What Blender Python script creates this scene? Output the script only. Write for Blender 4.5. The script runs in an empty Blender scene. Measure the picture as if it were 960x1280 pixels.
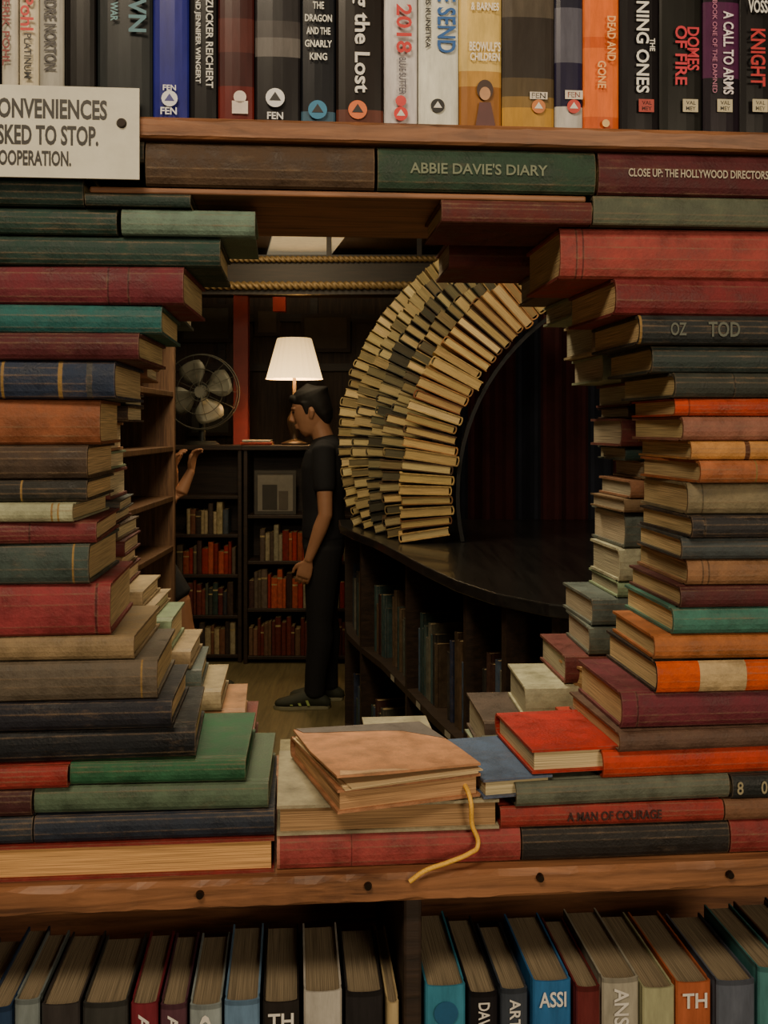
import bpy, bmesh, math, random
from mathutils import Matrix, Vector
random.seed(7)
PI=math.pi
F=1300.0; H=1.5; D=0.93; ANG=math.radians(5); CS,SN=math.cos(ANG),math.sin(ANG)
scene=bpy.context.scene
WM=Matrix.Translation((0,D,0))@Matrix.Rotation(ANG,4,'Z')   # frame of the front book wall
def wu(px,v=0.0):
    a=(px-480)/F; return (a*(D+v*CS)+v*SN)/(CS-a*SN)
def wz(px,py,v=0.0):
    u=wu(px,v); t=D+u*SN+v*CS
    return H-(py-533)/F*t
def lin(c):
    c=c/255.0
    return c/12.92 if c<=0.04045 else ((c+0.055)/1.055)**2.4
def S(r,g,b,k=1.0): return (min(1,lin(r)*k),min(1,lin(g)*k),min(1,lin(b)*k),1)
def jit(c,a=0.12):
    k=1+random.uniform(-a,a); return (c[0]*k*(1+random.uniform(-.05,.05)),c[1]*k,c[2]*k*(1+random.uniform(-.05,.05)),1)

# ------------------------------------------------------------------ materials
def newmat(name):
    m=bpy.data.materials.new(name); m.use_nodes=True
    nt=m.node_tree; return m,nt,nt.nodes['Principled BSDF']
def N(nt,t,**kw):
    n=nt.nodes.new(t)
    for k,v in kw.items(): setattr(n,k,v)
    return n
def attr_mat(name,rough,nscale,lo,hi,bump=0.1,bscale=300,coat=0.0,spec=0.5,stretch=(1,1,1),wear=0.0,edge=0.0,sat=1.0):
    m,nt,b=newmat(name)
    at=N(nt,'ShaderNodeAttribute',attribute_name='Col')
    tc=N(nt,'ShaderNodeTexCoord')
    mp=N(nt,'ShaderNodeMapping'); mp.inputs['Scale'].default_value=stretch
    nt.links.new(tc.outputs['Object'],mp.inputs['Vector'])
    no=N(nt,'ShaderNodeTexNoise'); no.inputs['Scale'].default_value=nscale; no.inputs['Detail'].default_value=8; no.inputs['Roughness'].default_value=.7
    nt.links.new(mp.outputs[0],no.inputs['Vector'])
    mr=N(nt,'ShaderNodeMapRange'); mr.inputs[1].default_value=.3; mr.inputs[2].default_value=.7; mr.inputs[3].default_value=lo; mr.inputs[4].default_value=hi
    nt.links.new(no.outputs['Fac'],mr.inputs[0])
    mx=N(nt,'ShaderNodeVectorMath',operation='SCALE')
    hs=N(nt,'ShaderNodeHueSaturation'); hs.inputs['Saturation'].default_value=sat
    nt.links.new(at.outputs['Color'],hs.inputs['Color'])
    nt.links.new(hs.outputs['Color'],mx.inputs[0]); nt.links.new(mr.outputs[0],mx.inputs['Scale'])
    out=mx.outputs[0]; rsock=None
    if wear>0:
        n3=N(nt,'ShaderNodeTexNoise'); n3.inputs['Scale'].default_value=55; n3.inputs['Detail'].default_value=12; n3.inputs['Roughness'].default_value=.8
        mp3=N(nt,'ShaderNodeMapping'); mp3.inputs['Scale'].default_value=(.5,1,1.6); mp3.inputs['Location'].default_value=(3.1,1.7,.4)
        nt.links.new(tc.outputs['Object'],mp3.inputs['Vector']); nt.links.new(mp3.outputs[0],n3.inputs['Vector'])
        r3=N(nt,'ShaderNodeMapRange'); r3.inputs[1].default_value=.54; r3.inputs[2].default_value=.74; r3.inputs[3].default_value=0; r3.inputs[4].default_value=wear
        nt.links.new(n3.outputs['Fac'],r3.inputs[0])
        fac=r3.outputs[0]
        bv=N(nt,'ShaderNodeBevel'); bv.samples=4; bv.inputs['Radius'].default_value=.0022
        ge=N(nt,'ShaderNodeNewGeometry'); dt=N(nt,'ShaderNodeVectorMath',operation='DOT_PRODUCT')
        nt.links.new(bv.outputs[0],dt.inputs[0]); nt.links.new(ge.outputs['Normal'],dt.inputs[1])
        re=N(nt,'ShaderNodeMapRange'); re.inputs[1].default_value=.985; re.inputs[2].default_value=.80; re.inputs[3].default_value=0; re.inputs[4].default_value=edge
        nt.links.new(dt.outputs['Value'],re.inputs[0])
        nm=N(nt,'ShaderNodeMapRange'); nm.inputs[1].default_value=.38; nm.inputs[2].default_value=.6; nt.links.new(n3.outputs['Fac'],nm.inputs[0])
        ml=N(nt,'ShaderNodeMath',operation='MULTIPLY'); nt.links.new(re.outputs[0],ml.inputs[0]); nt.links.new(nm.outputs[0],ml.inputs[1])
        mxx=N(nt,'ShaderNodeMath',operation='MAXIMUM'); nt.links.new(ml.outputs[0],mxx.inputs[0]); nt.links.new(fac,mxx.inputs[1]); fac=mxx.outputs[0]
        mm=N(nt,'ShaderNodeMix',data_type='RGBA'); mm.inputs['B'].default_value=(.22,.145,.085,1)
        nt.links.new(fac,mm.inputs['Factor']); nt.links.new(out,mm.inputs['A']); out=mm.outputs['Result']
        rr=N(nt,'ShaderNodeMapRange'); rr.inputs[1].default_value=.35; rr.inputs[2].default_value=.65; rr.inputs[3].default_value=rough-.16; rr.inputs[4].default_value=rough+.2
        nt.links.new(no.outputs['Fac'],rr.inputs[0]); rsock=rr.outputs[0]
    nt.links.new(out,b.inputs['Base Color'])
    b.inputs['Roughness'].default_value=rough; b.inputs['Coat Weight'].default_value=coat; b.inputs['Coat Roughness'].default_value=.15
    if rsock: nt.links.new(rsock,b.inputs['Roughness'])
    b.inputs['Specular IOR Level'].default_value=spec
    n2=N(nt,'ShaderNodeTexNoise'); n2.inputs['Scale'].default_value=bscale; n2.inputs['Detail'].default_value=3
    nt.links.new(mp.outputs[0],n2.inputs['Vector'])
    bp=N(nt,'ShaderNodeBump'); bp.inputs['Strength'].default_value=bump; bp.inputs['Distance'].default_value=.002
    nt.links.new(n2.outputs['Fac'],bp.inputs['Height']); nt.links.new(bp.outputs[0],b.inputs['Normal'])
    return m
m_cloth=attr_mat('book_cloth',.6,38,.45,1.15,.35,420,spec=.28,wear=.34,edge=.8,sat=1.03)
m_jacket=attr_mat('dust_jacket',.36,45,.7,1.25,.22,26,coat=.12,spec=.18,stretch=(1.8,1,.35))
m_ink=attr_mat('printed_ink',.5,80,.85,1.1,.0,100)
m_plain=attr_mat('painted_surface',.6,9,.8,1.15,.1,80)
def pages_mat():
    m,nt,b=newmat('page_block')
    at=N(nt,'ShaderNodeAttribute',attribute_name='Col')
    uv=N(nt,'ShaderNodeUVMap',uv_map='UVMap')
    mp=N(nt,'ShaderNodeMapping'); mp.inputs['Scale'].default_value=(12,1300,1)
    nt.links.new(uv.outputs[0],mp.inputs['Vector'])
    no=N(nt,'ShaderNodeTexNoise'); no.inputs['Scale'].default_value=1; no.inputs['Detail'].default_value=4
    nt.links.new(mp.outputs[0],no.inputs['Vector'])
    mr=N(nt,'ShaderNodeMapRange'); mr.inputs[1].default_value=.35; mr.inputs[2].default_value=.65; mr.inputs[3].default_value=.5; mr.inputs[4].default_value=1.15
    nt.links.new(no.outputs['Fac'],mr.inputs[0])
    mx=N(nt,'ShaderNodeVectorMath',operation='SCALE')
    nt.links.new(at.outputs['Color'],mx.inputs[0]); nt.links.new(mr.outputs[0],mx.inputs['Scale'])
    nt.links.new(mx.outputs[0],b.inputs['Base Color']); b.inputs['Roughness'].default_value=.9
    bp=N(nt,'ShaderNodeBump'); bp.inputs['Strength'].default_value=.5; bp.inputs['Distance'].default_value=.001
    nt.links.new(no.outputs['Fac'],bp.inputs['Height']); nt.links.new(bp.outputs[0],b.inputs['Normal'])
    return m
m_pages=pages_mat()
def wood(name,c1,c2,rough=.55,axis='X',scale=6,coat=0):
    m,nt,b=newmat(name)
    tc=N(nt,'ShaderNodeTexCoord'); mp=N(nt,'ShaderNodeMapping')
    sc={'X':(1,14,14),'Y':(14,1,14),'Z':(14,14,1)}[axis]; mp.inputs['Scale'].default_value=sc
    nt.links.new(tc.outputs['Object'],mp.inputs['Vector'])
    no=N(nt,'ShaderNodeTexNoise'); no.inputs['Scale'].default_value=scale; no.inputs['Detail'].default_value=8; no.inputs['Roughness'].default_value=.65; no.inputs['Distortion'].default_value=.6
    nt.links.new(mp.outputs[0],no.inputs['Vector'])
    cr=N(nt,'ShaderNodeValToRGB'); cr.color_ramp.elements[0].position=.32; cr.color_ramp.elements[0].color=c1; cr.color_ramp.elements[1].position=.7; cr.color_ramp.elements[1].color=c2
    nt.links.new(no.outputs['Fac'],cr.inputs[0]); nt.links.new(cr.outputs[0],b.inputs['Base Color'])
    b.inputs['Roughness'].default_value=rough; b.inputs['Coat Weight'].default_value=coat
    bp=N(nt,'ShaderNodeBump'); bp.inputs['Strength'].default_value=.3; bp.inputs['Distance'].default_value=.002
    nt.links.new(no.outputs['Fac'],bp.inputs['Height']); nt.links.new(bp.outputs[0],b.inputs['Normal'])
    return m
m_shelf=wood('shelf_wood',S(82,52,34),S(172,118,80),.5)
m_case=wood('bookcase_wood',S(74,50,36),S(132,98,70),.55,'Z')
m_dark=wood('dark_wood',S(30,23,19),S(64,48,38),.5)
m_darkv=wood('dark_wood_panel',S(44,33,27),S(86,66,52),.6,'Z',3)
m_floor=wood('floor_boards',S(98,88,60),S(138,126,90),.5,'Y',3)
m_black=wood('black_counter',S(20,20,20),S(44,42,41),.3,'Y',2,coat=.3)
def simple(name,col,rough=.6,metal=0,emit=None,es=0,nsc=20,var=.25):
    m,nt,b=newmat(name)
    no=N(nt,'ShaderNodeTexNoise'); no.inputs['Scale'].default_value=nsc; no.inputs['Detail'].default_value=4
    tc=N(nt,'ShaderNodeTexCoord'); nt.links.new(tc.outputs['Object'],no.inputs['Vector'])
    mr=N(nt,'ShaderNodeMapRange'); mr.inputs[3].default_value=1-var; mr.inputs[4].default_value=1+var
    nt.links.new(no.outputs['Fac'],mr.inputs[0])
    mx=N(nt,'ShaderNodeVectorMath',operation='SCALE'); mx.inputs[0].default_value=col[:3]
    nt.links.new(mr.outputs[0],mx.inputs['Scale']); nt.links.new(mx.outputs[0],b.inputs['Base Color'])
    b.inputs['Roughness'].default_value=rough; b.inputs['Metallic'].default_value=metal
    if emit: b.inputs['Emission Color'].default_value=emit; b.inputs['Emission Strength'].default_value=es
    return m

# ------------------------------------------------------------------ mesh accumulator
class MB:
    def __init__(s): s.v=[];s.f=[];s.m=[];s.c=[];s.sm=[];s.uv=[]
    def add(s,verts,faces,mat,col,M=None,smooth=False,uvs=None):
        o=len(s.v)
        s.v+= [tuple(M@Vector(p)) if M else tuple(p) for p in verts]
        for f in faces:
            s.f.append([o+i for i in f]); s.m.append(mat); s.c.append(col); s.sm.append(smooth)
            s.uv.append([uvs[i] for i in f] if uvs else [(0,0)]*len(f))
    def box(s,a,b,mat,col=(1,1,1,1),M=None,uvs=None):
        x0,y0,z0=a;x1,y1,z1=b
        vs=[(x0,y0,z0),(x1,y0,z0),(x1,y1,z0),(x0,y1,z0),(x0,y0,z1),(x1,y0,z1),(x1,y1,z1),(x0,y1,z1)]
        s.add(vs,[(0,3,2,1),(4,5,6,7),(0,1,5,4),(1,2,6,5),(2,3,7,6),(3,0,4,7)],mat,col,M,uvs=uvs)
    def cyl(s,p0,p1,r0,r1,mat,col=(1,1,1,1),n=16,M=None,smooth=True):
        p0=Vector(p0);p1=Vector(p1);t=(p1-p0).normalized()
        a=t.orthogonal().normalized();b=t.cross(a)
        vs=[]
        for p,r in((p0,r0),(p1,r1)):
            for k in range(n):
                an=2*PI*k/n; vs.append(tuple(p+a*math.cos(an)*r+b*math.sin(an)*r))
        s.add(vs,[(k,(k+1)%n,n+(k+1)%n,n+k) for k in range(n)],mat,col,M,smooth)
        s.add(vs,[tuple(range(n))[::-1],tuple(range(n,2*n))],mat,col,M)
    def obj(s,name,mats,parent=None,W=None,bevel=0,recalc=True):
        me=bpy.data.meshes.new(name); me.from_pydata(s.v,[],s.f)
        for m in mats: me.materials.append(m)
        me.polygons.foreach_set('material_index',s.m); me.polygons.foreach_set('use_smooth',s.sm)
        ca=me.color_attributes.new('Col','FLOAT_COLOR','CORNER'); uvl=me.uv_layers.new(name='UVMap')
        cl=[];ul=[]
        for f,c,u in zip(s.f,s.c,s.uv):
            for k in range(len(f)): cl+=list(c[:4]); ul+=list(u[k])
        ca.data.foreach_set('color',cl); uvl.data.foreach_set('uv',ul)
        if recalc:
            bm=bmesh.new(); bm.from_mesh(me); bmesh.ops.recalc_face_normals(bm,faces=bm.faces); bm.to_mesh(me); bm.free()
        ob=bpy.data.objects.new(name,me); scene.collection.objects.link(ob)
        if parent: ob.parent=parent
        if W: ob.matrix_local=W
        if bevel:
            md=ob.modifiers.new('bevel','BEVEL'); md.width=bevel; md.segments=2; md.limit_method='ANGLE'
        return ob
BM=[m_cloth,m_pages,m_jacket,m_ink]
PAGE=S(205,178,128)
def book(mb,M,L,W,T,cov,page=PAGE,mat=0,c=None,b=None,bands=(),hb=True):
    """case-bound book. local x=length, y=width from the spine, z=thickness"""
    if c is None: c=min(.0028,T*.12)
    if b is None: b=min(.007,T*.28)
    n=7
    arc_o=[(b*(1-math.sin(PI*k/n)),T/2*(1-math.cos(PI*k/n))) for k in range(n+1)]
    arc_i=[(c+b*(1-math.sin(PI*k/n)),c+(T-2*c)/2*(1-math.cos(PI*k/n))) for k in range(n+1)]
    g=min(.0012,c*.45)
    po=[(W,0),(b+.009,0),(b+.006,g)]+arc_o+[(b+.006,T-g),(b+.009,T),(W,T)]
    pi_=[(W,c),(b+.009,c),(b+.006,c)]+arc_i+[(b+.006,T-c),(b+.009,T-c),(W,T-c)]
    st=sorted(set([0,L]+[x for bd in bands for x in bd[:2] if 0<x<L]))
    np_=len(po); vs=[]
    for x in st:
        for (y,z) in po: vs.append((x,y,z))
        for (y,z) in pi_: vs.append((x,y,z))
    for j in range(len(st)-1):
        xm=(st[j]+st[j+1])/2; col=cov
        for bd in bands:
            if bd[0]<=xm<=bd[1]: col=bd[2]
        o=j*2*np_; q=o+2*np_
        for k in range(np_-1):
            sp=3<=k<np_-4
            mb.add([vs[o+k],vs[o+k+1],vs[q+k+1],vs[q+k]],[(0,1,2,3)],mat,col if (sp or mat==2) else cov,M,sp)
            mb.add([vs[o+np_+k],vs[o+np_+k+1],vs[q+np_+k+1],vs[q+np_+k]],[(3,2,1,0)],mat,cov,M)
        for k in (0,np_-1):
            mb.add([vs[o+k],vs[q+k],vs[q+np_+k],vs[o+np_+k]],[(0,1,2,3)],mat,cov,M)
    for o in (0,(len(st)-1)*2*np_):
        for k in range(np_-1):
            mb.add([vs[o+k],vs[o+k+1],vs[o+np_+k+1],vs[o+np_+k]],[(0,1,2,3)],mat,cov,M)
    i=.003
    x0,x1,y0,y1,z0,z1=i,L-i,b+c*1.1,W-.0035,c*.98,T-c*.98
    pv=[(x0,y0,z0),(x1,y0,z0),(x1,y1,z0),(x0,y1,z0),(x0,y0,z1),(x1,y0,z1),(x1,y1,z1),(x0,y1,z1)]
    r=random.random()
    mb.add(pv,[(0,3,2,1),(4,5,6,7),(0,1,5,4),(1,2,6,5),(2,3,7,6),(3,0,4,7)],1,page,M,uvs=[(p[0]+p[1]+r,p[2]+r) for p in pv])
def basis(x,y,z,o=(0,0,0)):
    M=Matrix.Identity(4)
    for i,c in enumerate((x,y,z,o)):
        for j in range(3): M[j][i]=c[j]
    return M
UP=basis((0,0,1),(0,1,0),(1,0,0))
_tc={}
def textmesh(body,off=.018):
    if (body,off) in _tc: return _tc[(body,off)]
    cu=bpy.data.curves.new('t','FONT'); cu.body=body; cu.resolution_u=3
    cu.offset=off
    ob=bpy.data.objects.new('t',cu); scene.collection.objects.link(ob)
    dg=bpy.context.evaluated_depsgraph_get(); dg.update()
    me=bpy.data.meshes.new_from_object(ob.evaluated_get(dg))
    vs=[tuple(v.co) for v in me.vertices]; fs=[tuple(p.vertices) for p in me.polygons]
    bpy.data.objects.remove(ob); bpy.data.meshes.remove(me)
    xs=[v[0] for v in vs]; ys=[v[1] for v in vs]
    cx,cy=(min(xs)+max(xs))/2,(min(ys)+max(ys))/2; w,h=max(xs)-min(xs),max(ys)-min(ys)
    _tc[(body,off)]=([((v[0]-cx)/w,(v[1]-cy)/h,0) for v in vs],fs); return _tc[(body,off)]
def text(mb,body,c,w,h,col,vert=False,mat=3,M=None,off=.018):
    vs,fs=textmesh(body,off)
    if vert: B=basis((0,0,-1),(1,0,0),(0,-1,0),c)
    else: B=basis((1,0,0),(0,0,1),(0,-1,0),c)
    if M: B=M@B
    mb.add([(v[0]*w,v[1]*h,0) for v in vs],fs,mat,col,B)
def disc(mb,c,r,col,mat=3,rz=None,n=20):
    rz=rz or r
    mb.add([(c[0]+r*math.cos(2*PI*k/n),c[1],c[2]+rz*math.sin(2*PI*k/n)) for k in range(n)],[tuple(range(n))],mat,col)
def rect(mb,u0,u1,z0,z1,v,col,mat=3):
    mb.add([(u0,v,z0),(u1,v,z0),(u1,v,z1),(u0,v,z1)],[(0,1,2,3)],mat,col)

# ================================================================== FRONT BOOK WALL
ZT0,ZT1=1.752,1.7705      # upper shelf board
ZB0,ZB1=1.080,1.1045      # lower shelf board
ZLB=1.7055                # underside of the thin lintel board
fr=bpy.data.objects.new('wooden_bookcase',None); scene.collection.objects.link(fr); fr.matrix_world=WM
def board(name,a,b,mat,bev=.003):
    mb=MB(); mb.box(a,b,0); o=mb.obj(name,[mat],parent=fr,bevel=bev); return o
def worn_board(name,z0,z1,f,amp):
    mb=MB(); n=150; x0,x1=-.66,.70; vs=[]; w=0
    for k in range(n+1):
        u=x0+(x1-x0)*k/n; w=.5*w+random.uniform(-amp,amp*.4)
        vs+=[(u,f+.001-w*.4,z0+.0015+max(0,-w)*.6),(u,f-w*.3,z1-.003+w),(u,f+.005,z1),(u,.33,z1),(u,.33,z0),(u,f+.004,z0)]
    fs=[(k*6+j,k*6+(j+1)%6,(k+1)*6+(j+1)%6,(k+1)*6+j) for k in range(n) for j in range(6)]+[tuple(range(6)),tuple(n*6+j for j in range(6))]
    mb.add(vs,fs,0,(1,1,1,1)); mb.obj(name,[m_shelf],parent=fr)
worn_board('upper_shelf',ZT0,ZT1,-.008,.0012)
worn_board('lower_shelf',ZB0,ZB1,-.014,.0022)
board('bottom_shelf',(-.66,.0,.70),(.70,.33,.73),m_shelf)
board('top_rail',(-.66,.0,2.12),(.70,.33,2.145),m_shelf)
board('side_left',(-.69,-.01,0),(-.66,.33,2.145),m_shelf)
board('side_right',(.70,-.01,0),(.73,.33,2.145),m_shelf)
board('divider',(wu(503,.02),.012,.73),(wu(526,.02),.33,ZB0),m_dark)
board('back_upper',(-.66,.322,ZT1),(.70,.33,2.12),m_dark,0)
board('back_lower',(-.66,.322,.0),(.70,.33,ZB0),m_shelf,0)
board('base_panel',(-.66,.02,0),(.70,.04,.70),m_shelf,0)
board('lintel_board',(wu(110),.006,ZLB),(wu(735),.205,ZLB+.0055),m_shelf,.0015)
mb=MB()
for (px,py) in((250,1118),(460,1107),(675,1097),(912,1093)):
    u=wu(px,-.014);z=wz(px,py,-.014); mb.cyl((u,-.010,z),(u,-.0175,z),.0042,.003,0,n=14)
mb.obj('screws',[simple('screw_metal',S(60,50,42),.35,.9)],parent=fr)

# ---- stacks
GOLD=S(150,120,70)
def flat(mb,col,u0,u1,z,flip=False,W=.155,v=0.0,bands=(),page=None,yaw=None,mat=0,b=None,deco=False):
    z0,z1=z; a=u0; bb=u1
    L=bb-a; T=z1-z0
    page=page or jit(PAGE,.15)
    if yaw is None: yaw=random.uniform(-.045,.045); v=v+random.uniform(-.002,.011)
    M=Matrix.Translation((a,v,z0))
    if flip: M=Matrix.Translation((bb,v+W,z0))@Matrix.Rotation(PI,4,'Z')
    if yaw:
        cx=a+L/2; M=Matrix.Translation((cx,v+W/2,0))@Matrix.Rotation(yaw,4,'Z')@Matrix.Translation((-cx,-v-W/2,0))@M
    bs=[(f0*L,f1*L,cc) for f0,f1,cc in bands]
    if deco and not bands and random.random()<.5:
        dc=random.choice([GOLD,(col[0]*.45,col[1]*.45,col[2]*.45,1)]); w=.0016
        for p in random.choice([(.06,.94),(.06,.085,.915,.94),(.25,.5,.75),(.05,.95,.93),(.7,.78)]): bs.append((p*L,p*L+w,dc))
    book(mb,M,L,W,T-.0006,jit(col,.1),page,mat,bands=bs,b=b)
PAL=[S(100,46,46),S(120,60,54),S(66,70,66),S(50,70,66),S(56,60,70),S(134,92,68),S(114,96,76),S(68,52,46),S(90,100,90),S(138,112,84),S(62,42,42),S(96,78,64)]
lm=MB()
zrow1=(ZLB+.0062,ZT0-.0012)
Lst=[ # xr, ytop, ybot, col, opts
 (275,291,329,S(44,66,58),{}),
 (233,329,378,S(112,48,58),{}),
 (200,378,415,S(46,100,98),{}),
 (178,415,450,S(86,38,44),{}),
 (145,450,498,S(46,56,78),dict(bands=[(.42,.43,GOLD),(.5,.51,GOLD),(.6,.61,GOLD),(.80,.815,GOLD),(.9,.92,S(70,70,70))])),
 (118,498,556,S(136,84,58),{}),
 (105,556,600,S(70,56,48),{}),
 (106,600,628,S(46,46,44),{}),
 (97,628,652,S(164,164,134),{}),
 (115,652,680,S(116,52,56),{}),
 (112,680,731,S(64,76,72),{}),
 (133,731,797,S(144,62,66),dict(bands=[(.05,.06,S(90,36,40)),(.94,.95,S(90,36,40))])),
 (168,797,828,S(148,128,98),{}),
 (195,828,878,S(98,88,76),{}),
 (215,878,915,S(36,36,44),{}),
 (240,915,956,S(26,28,32),{}),
]
ULEFT=-.655
zt1=(wz(110,257),zrow1[1]); zmid=(zt1[0]+zt1[1])/2
for zz,c in(((zmid,zt1[1]),S(46,50,44)),((zt1[0],zmid),S(36,54,48))):
    flat(lm,c,wu(-80),wu(104),zz,W=.15,yaw=0)
    flat(lm,random.choice(PAL),ULEFT,wu(-82),zz,W=.14,yaw=0)
for i,(xr,yt,yb,col,o) in enumerate(Lst):
    xc=min(110,xr)
    ur=wu(xr); ul=max(ULEFT,ur-random.uniform(.215,.245))
    if ul>-.37: ul=-.385
    z=(wz(xc,yb),wz(xc,yt))
    flat(lm,col,ul,ur,z,W=random.uniform(.14,.16),deco=True,**o)
    if ul-.005>ULEFT+.06: flat(lm,random.choice(PAL),ULEFT,ul-.006,z,W=random.uniform(.13,.155),yaw=0)
z=(wz(110,291),min(wz(110,257),ZLB-.001))
flat(lm,S(110,134,122),wu(150),wu(318),z,W=.13)
flat(lm,S(40,62,56),ULEFT+.05,wu(150)-.004,z,W=.13,v=.006,yaw=0)
flat(lm,S(42,60,54),wu(106),wu(238),(z[1]+.0005,ZLB-.0005) if ZLB-z[1]>.006 else (zrow1[0],zrow1[0]+.018),W=.13,yaw=0)
z=(wz(150,985),wz(150,956))
flat(lm,S(50,94,68),wu(87),wu(309),z,page=S(120,170,130))
flat(lm,S(144,54,50),wu(-130),wu(84),z,yaw=0)
flat(lm,S(60,60,60),ULEFT,wu(-132),z,yaw=0)
z=(wz(150,1019),wz(150,985))
flat(lm,S(84,104,86),wu(43),wu(338),z)
flat(lm,S(76,40,42),wu(-230),wu(39),z,yaw=0)
z2=(wz(150,1053),wz(150,1019))
flat(lm,S(42,48,62),wu(42),wu(343),z2,yaw=0)
flat(lm,S(52,58,68),wu(-240),wu(40),z2,yaw=0)
zL=(ZB1+.0003,z2[0])
flat(lm,S(142,54,50),wu(-10),wu(343),zL,flip=True,page=S(222,170,108),W=.16,yaw=0)
flat(lm,S(120,90,60),ULEFT,wu(-12),zL,flip=True,yaw=0)
lm.obj('book_stack',BM,W=WM)

rm=MB()
Rst=[ # xl, ytop, ybot, col
 (706,283,347,S(148,70,67),{}),
 (770,347,393,S(118,46,48),{}),
 (800,393,430,S(42,46,48),dict(bands=[(.0,.01,GOLD)])),
 (822,430,465,S(56,66,64),{}),
 (842,465,497,S(52,56,52),{}),
 (852,497,520,S(186,70,44),{}),
 (857,520,551,S(152,104,88),{}),
 (868,551,575,S(190,136,80),dict(bands=[(.22,.24,S(90,50,30)),(.5,.75,S(205,170,112))])),
 (870,575,604,S(174,108,70),{}),
 (872,604,645,S(134,126,98),{}),
 (866,645,673,S(48,48,50),{}),
 (862,673,702,S(66,74,78),{}),
 (870,702,735,S(146,110,80),{}),
 (858,735,763,S(82,42,45),{}),
 (850,763,797,S(64,114,100),{}),
 (825,797,827,S(180,112,68),{}),
 (822,827,867,S(36,33,35),dict(bands=[(.0,.2,S(216,92,44)),(.2,.42,S(206,180,136)),(.42,.59,S(216,92,44))])),
 (780,867,913,S(112,48,57),{}),
 (770,913,938,S(98,74,62),{}),
]
URIGHT=.695
for i,(xl,yt,yb,col,o) in enumerate(Rst):
    xc=max(880,xl)
    ul=wu(xl); ur=ul+random.uniform(.2,.235)
    if ur<.40: ur=.405
    z=(wz(xc,yb),wz(xc,yt))
    flat(rm,col,ul,ur,z,W=random.uniform(.14,.16),yaw=0 if i in(2,16) else None,deco=True,**o)
    flat(rm,random.choice(PAL),ur+.006,URIGHT,z,W=random.uniform(.13,.155),yaw=0)
    if i==2:
        zm=(z[0]+z[1])/2
        text(rm,'OZ',(wu(848),-.001,zm),.015,.012,S(70,76,62)); text(rm,'TOD',(wu(905),-.001,zm),.03,.014,S(70,76,62))
    if i==0: zA=z
z=(wz(850,974),wz(850,938)); zT=z
flat(rm,S(184,66,46),wu(752),wu(1010),z)
flat(rm,S(80,60,50),wu(1014),URIGHT,z,yaw=0)
zU=(wz(780,1005),wz(780,974))
flat(rm,S(108,112,96),wu(641),wu(911),zU,W=.15)
flat(rm,S(42,46,46),wu(916),URIGHT,zU,yaw=0)
for px in(925,955): text(rm,'8' if px<940 else '0',(wu(px),-.001,sum(zU)/2),.006,.012,S(150,140,110))
zV=(wz(780,1032),zU[0])
flat(rm,S(142,56,50),wu(626),wu(905),zV,yaw=0)
text(rm,'A MAN OF COURAGE',(wu(768),-.0012,sum(zV)/2),.088,.0085,S(54,28,26))
flat(rm,S(126,90,70),wu(907),URIGHT,zV,yaw=0)
zW=(ZB1+.0003,zV[0])
flat(rm,S(40,38,38),wu(653),wu(912),zW,yaw=0)
flat(rm,S(138,58,58),wu(914),URIGHT,zW,yaw=0)
rm.obj('book_stack',BM,W=WM)

cm=MB()
zX=(ZB1+.0003,wz(500,1040)); ZY=wz(500,1002)
flat(cm,S(156,74,72),wu(346),wu(651),zX,W=.16,bands=[(0,.012,S(190,130,110)),(.3,.305,S(120,50,50))],yaw=0)
flat(cm,S(168,156,130),wu(346),wu(624),(zX[1],ZY),W=.165,flip=True,page=S(170,134,94),yaw=0)
cm.obj('sill_books',BM,W=WM)

km=MB()
for (a,b_,c,t,tc) in((106,180,S(54,56,50),None,None),(182,468,S(78,61,46),None,None),(472,744,S(50,72,58),"ABBIE DAVIE'S DIARY",S(108,118,94)),(748,1040,S(86,40,44),'CLOSE UP: THE HOLLYWOOD DIRECTORS',S(170,160,140))):
    uu0=wu(a); z=zrow1
    if a==106: z=(zrow1[0]+.0195,zrow1[1])
    flat(km,c,uu0,wu(b_),z,W=.14,yaw=0,v=-.002)
    if t:
        cx=(uu0+wu(b_))/2-.008 if a<700 else wu(872); text(km,t,(cx,-.0032,(z[0]+z[1])/2),.125 if a<700 else .132,.010 if a<700 else .0075,tc)
zk=(zA[1]+.0004,ZLB-.0006)
zk2=(zA[1]+.0004,zrow1[0]-.0006)
flat(km,S(88,42,40),wu(552),wu(740),zk,W=.12,b=.003,yaw=0)
flat(km,S(92,100,86),wu(742),wu(1060),zk2,W=.13,b=.003,yaw=0)
flat(km,S(60,50,44),wu(1062),URIGHT,(zA[1]+.001,ZT0-.002),W=.13,yaw=0)
km.obj('lintel_books',BM,W=WM)

# ---- second layer of stacked books behind the first
sm=MB()
def interp(tab,z):
    tab=sorted(tab)
    if z<=tab[0][0]: return tab[0][1]
    for (a,b_),(c,d) in zip(tab,tab[1:]):
        if z<=c: return b_+(d-b_)*(z-a)/(c-a)
    return tab[-1][1]
ltab=[(wz(110,y),wu(x)) for y,x in((1100,320),(1000,320),(970,290),(940,252),(900,212),(850,170),(800,130),(740,104),(680,96),(600,92),(500,106),(440,132),(380,172),(330,200),(285,215))]
rtab=[(wz(880,y),wu(x)) for y,x in((1060,640),(990,640),(960,705),(930,755),(880,790),(830,818),(780,846),(700,868),(600,876),(500,864),(430,836),(390,796),(350,770),(315,742),(295,610),(270,580))]
LV=[S(172,168,144),S(138,150,126),S(176,156,122),S(116,62,58),S(96,106,100),S(174,130,98),S(92,78,70),S(146,166,134),S(76,82,92),S(152,108,84),S(190,184,156)]
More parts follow.
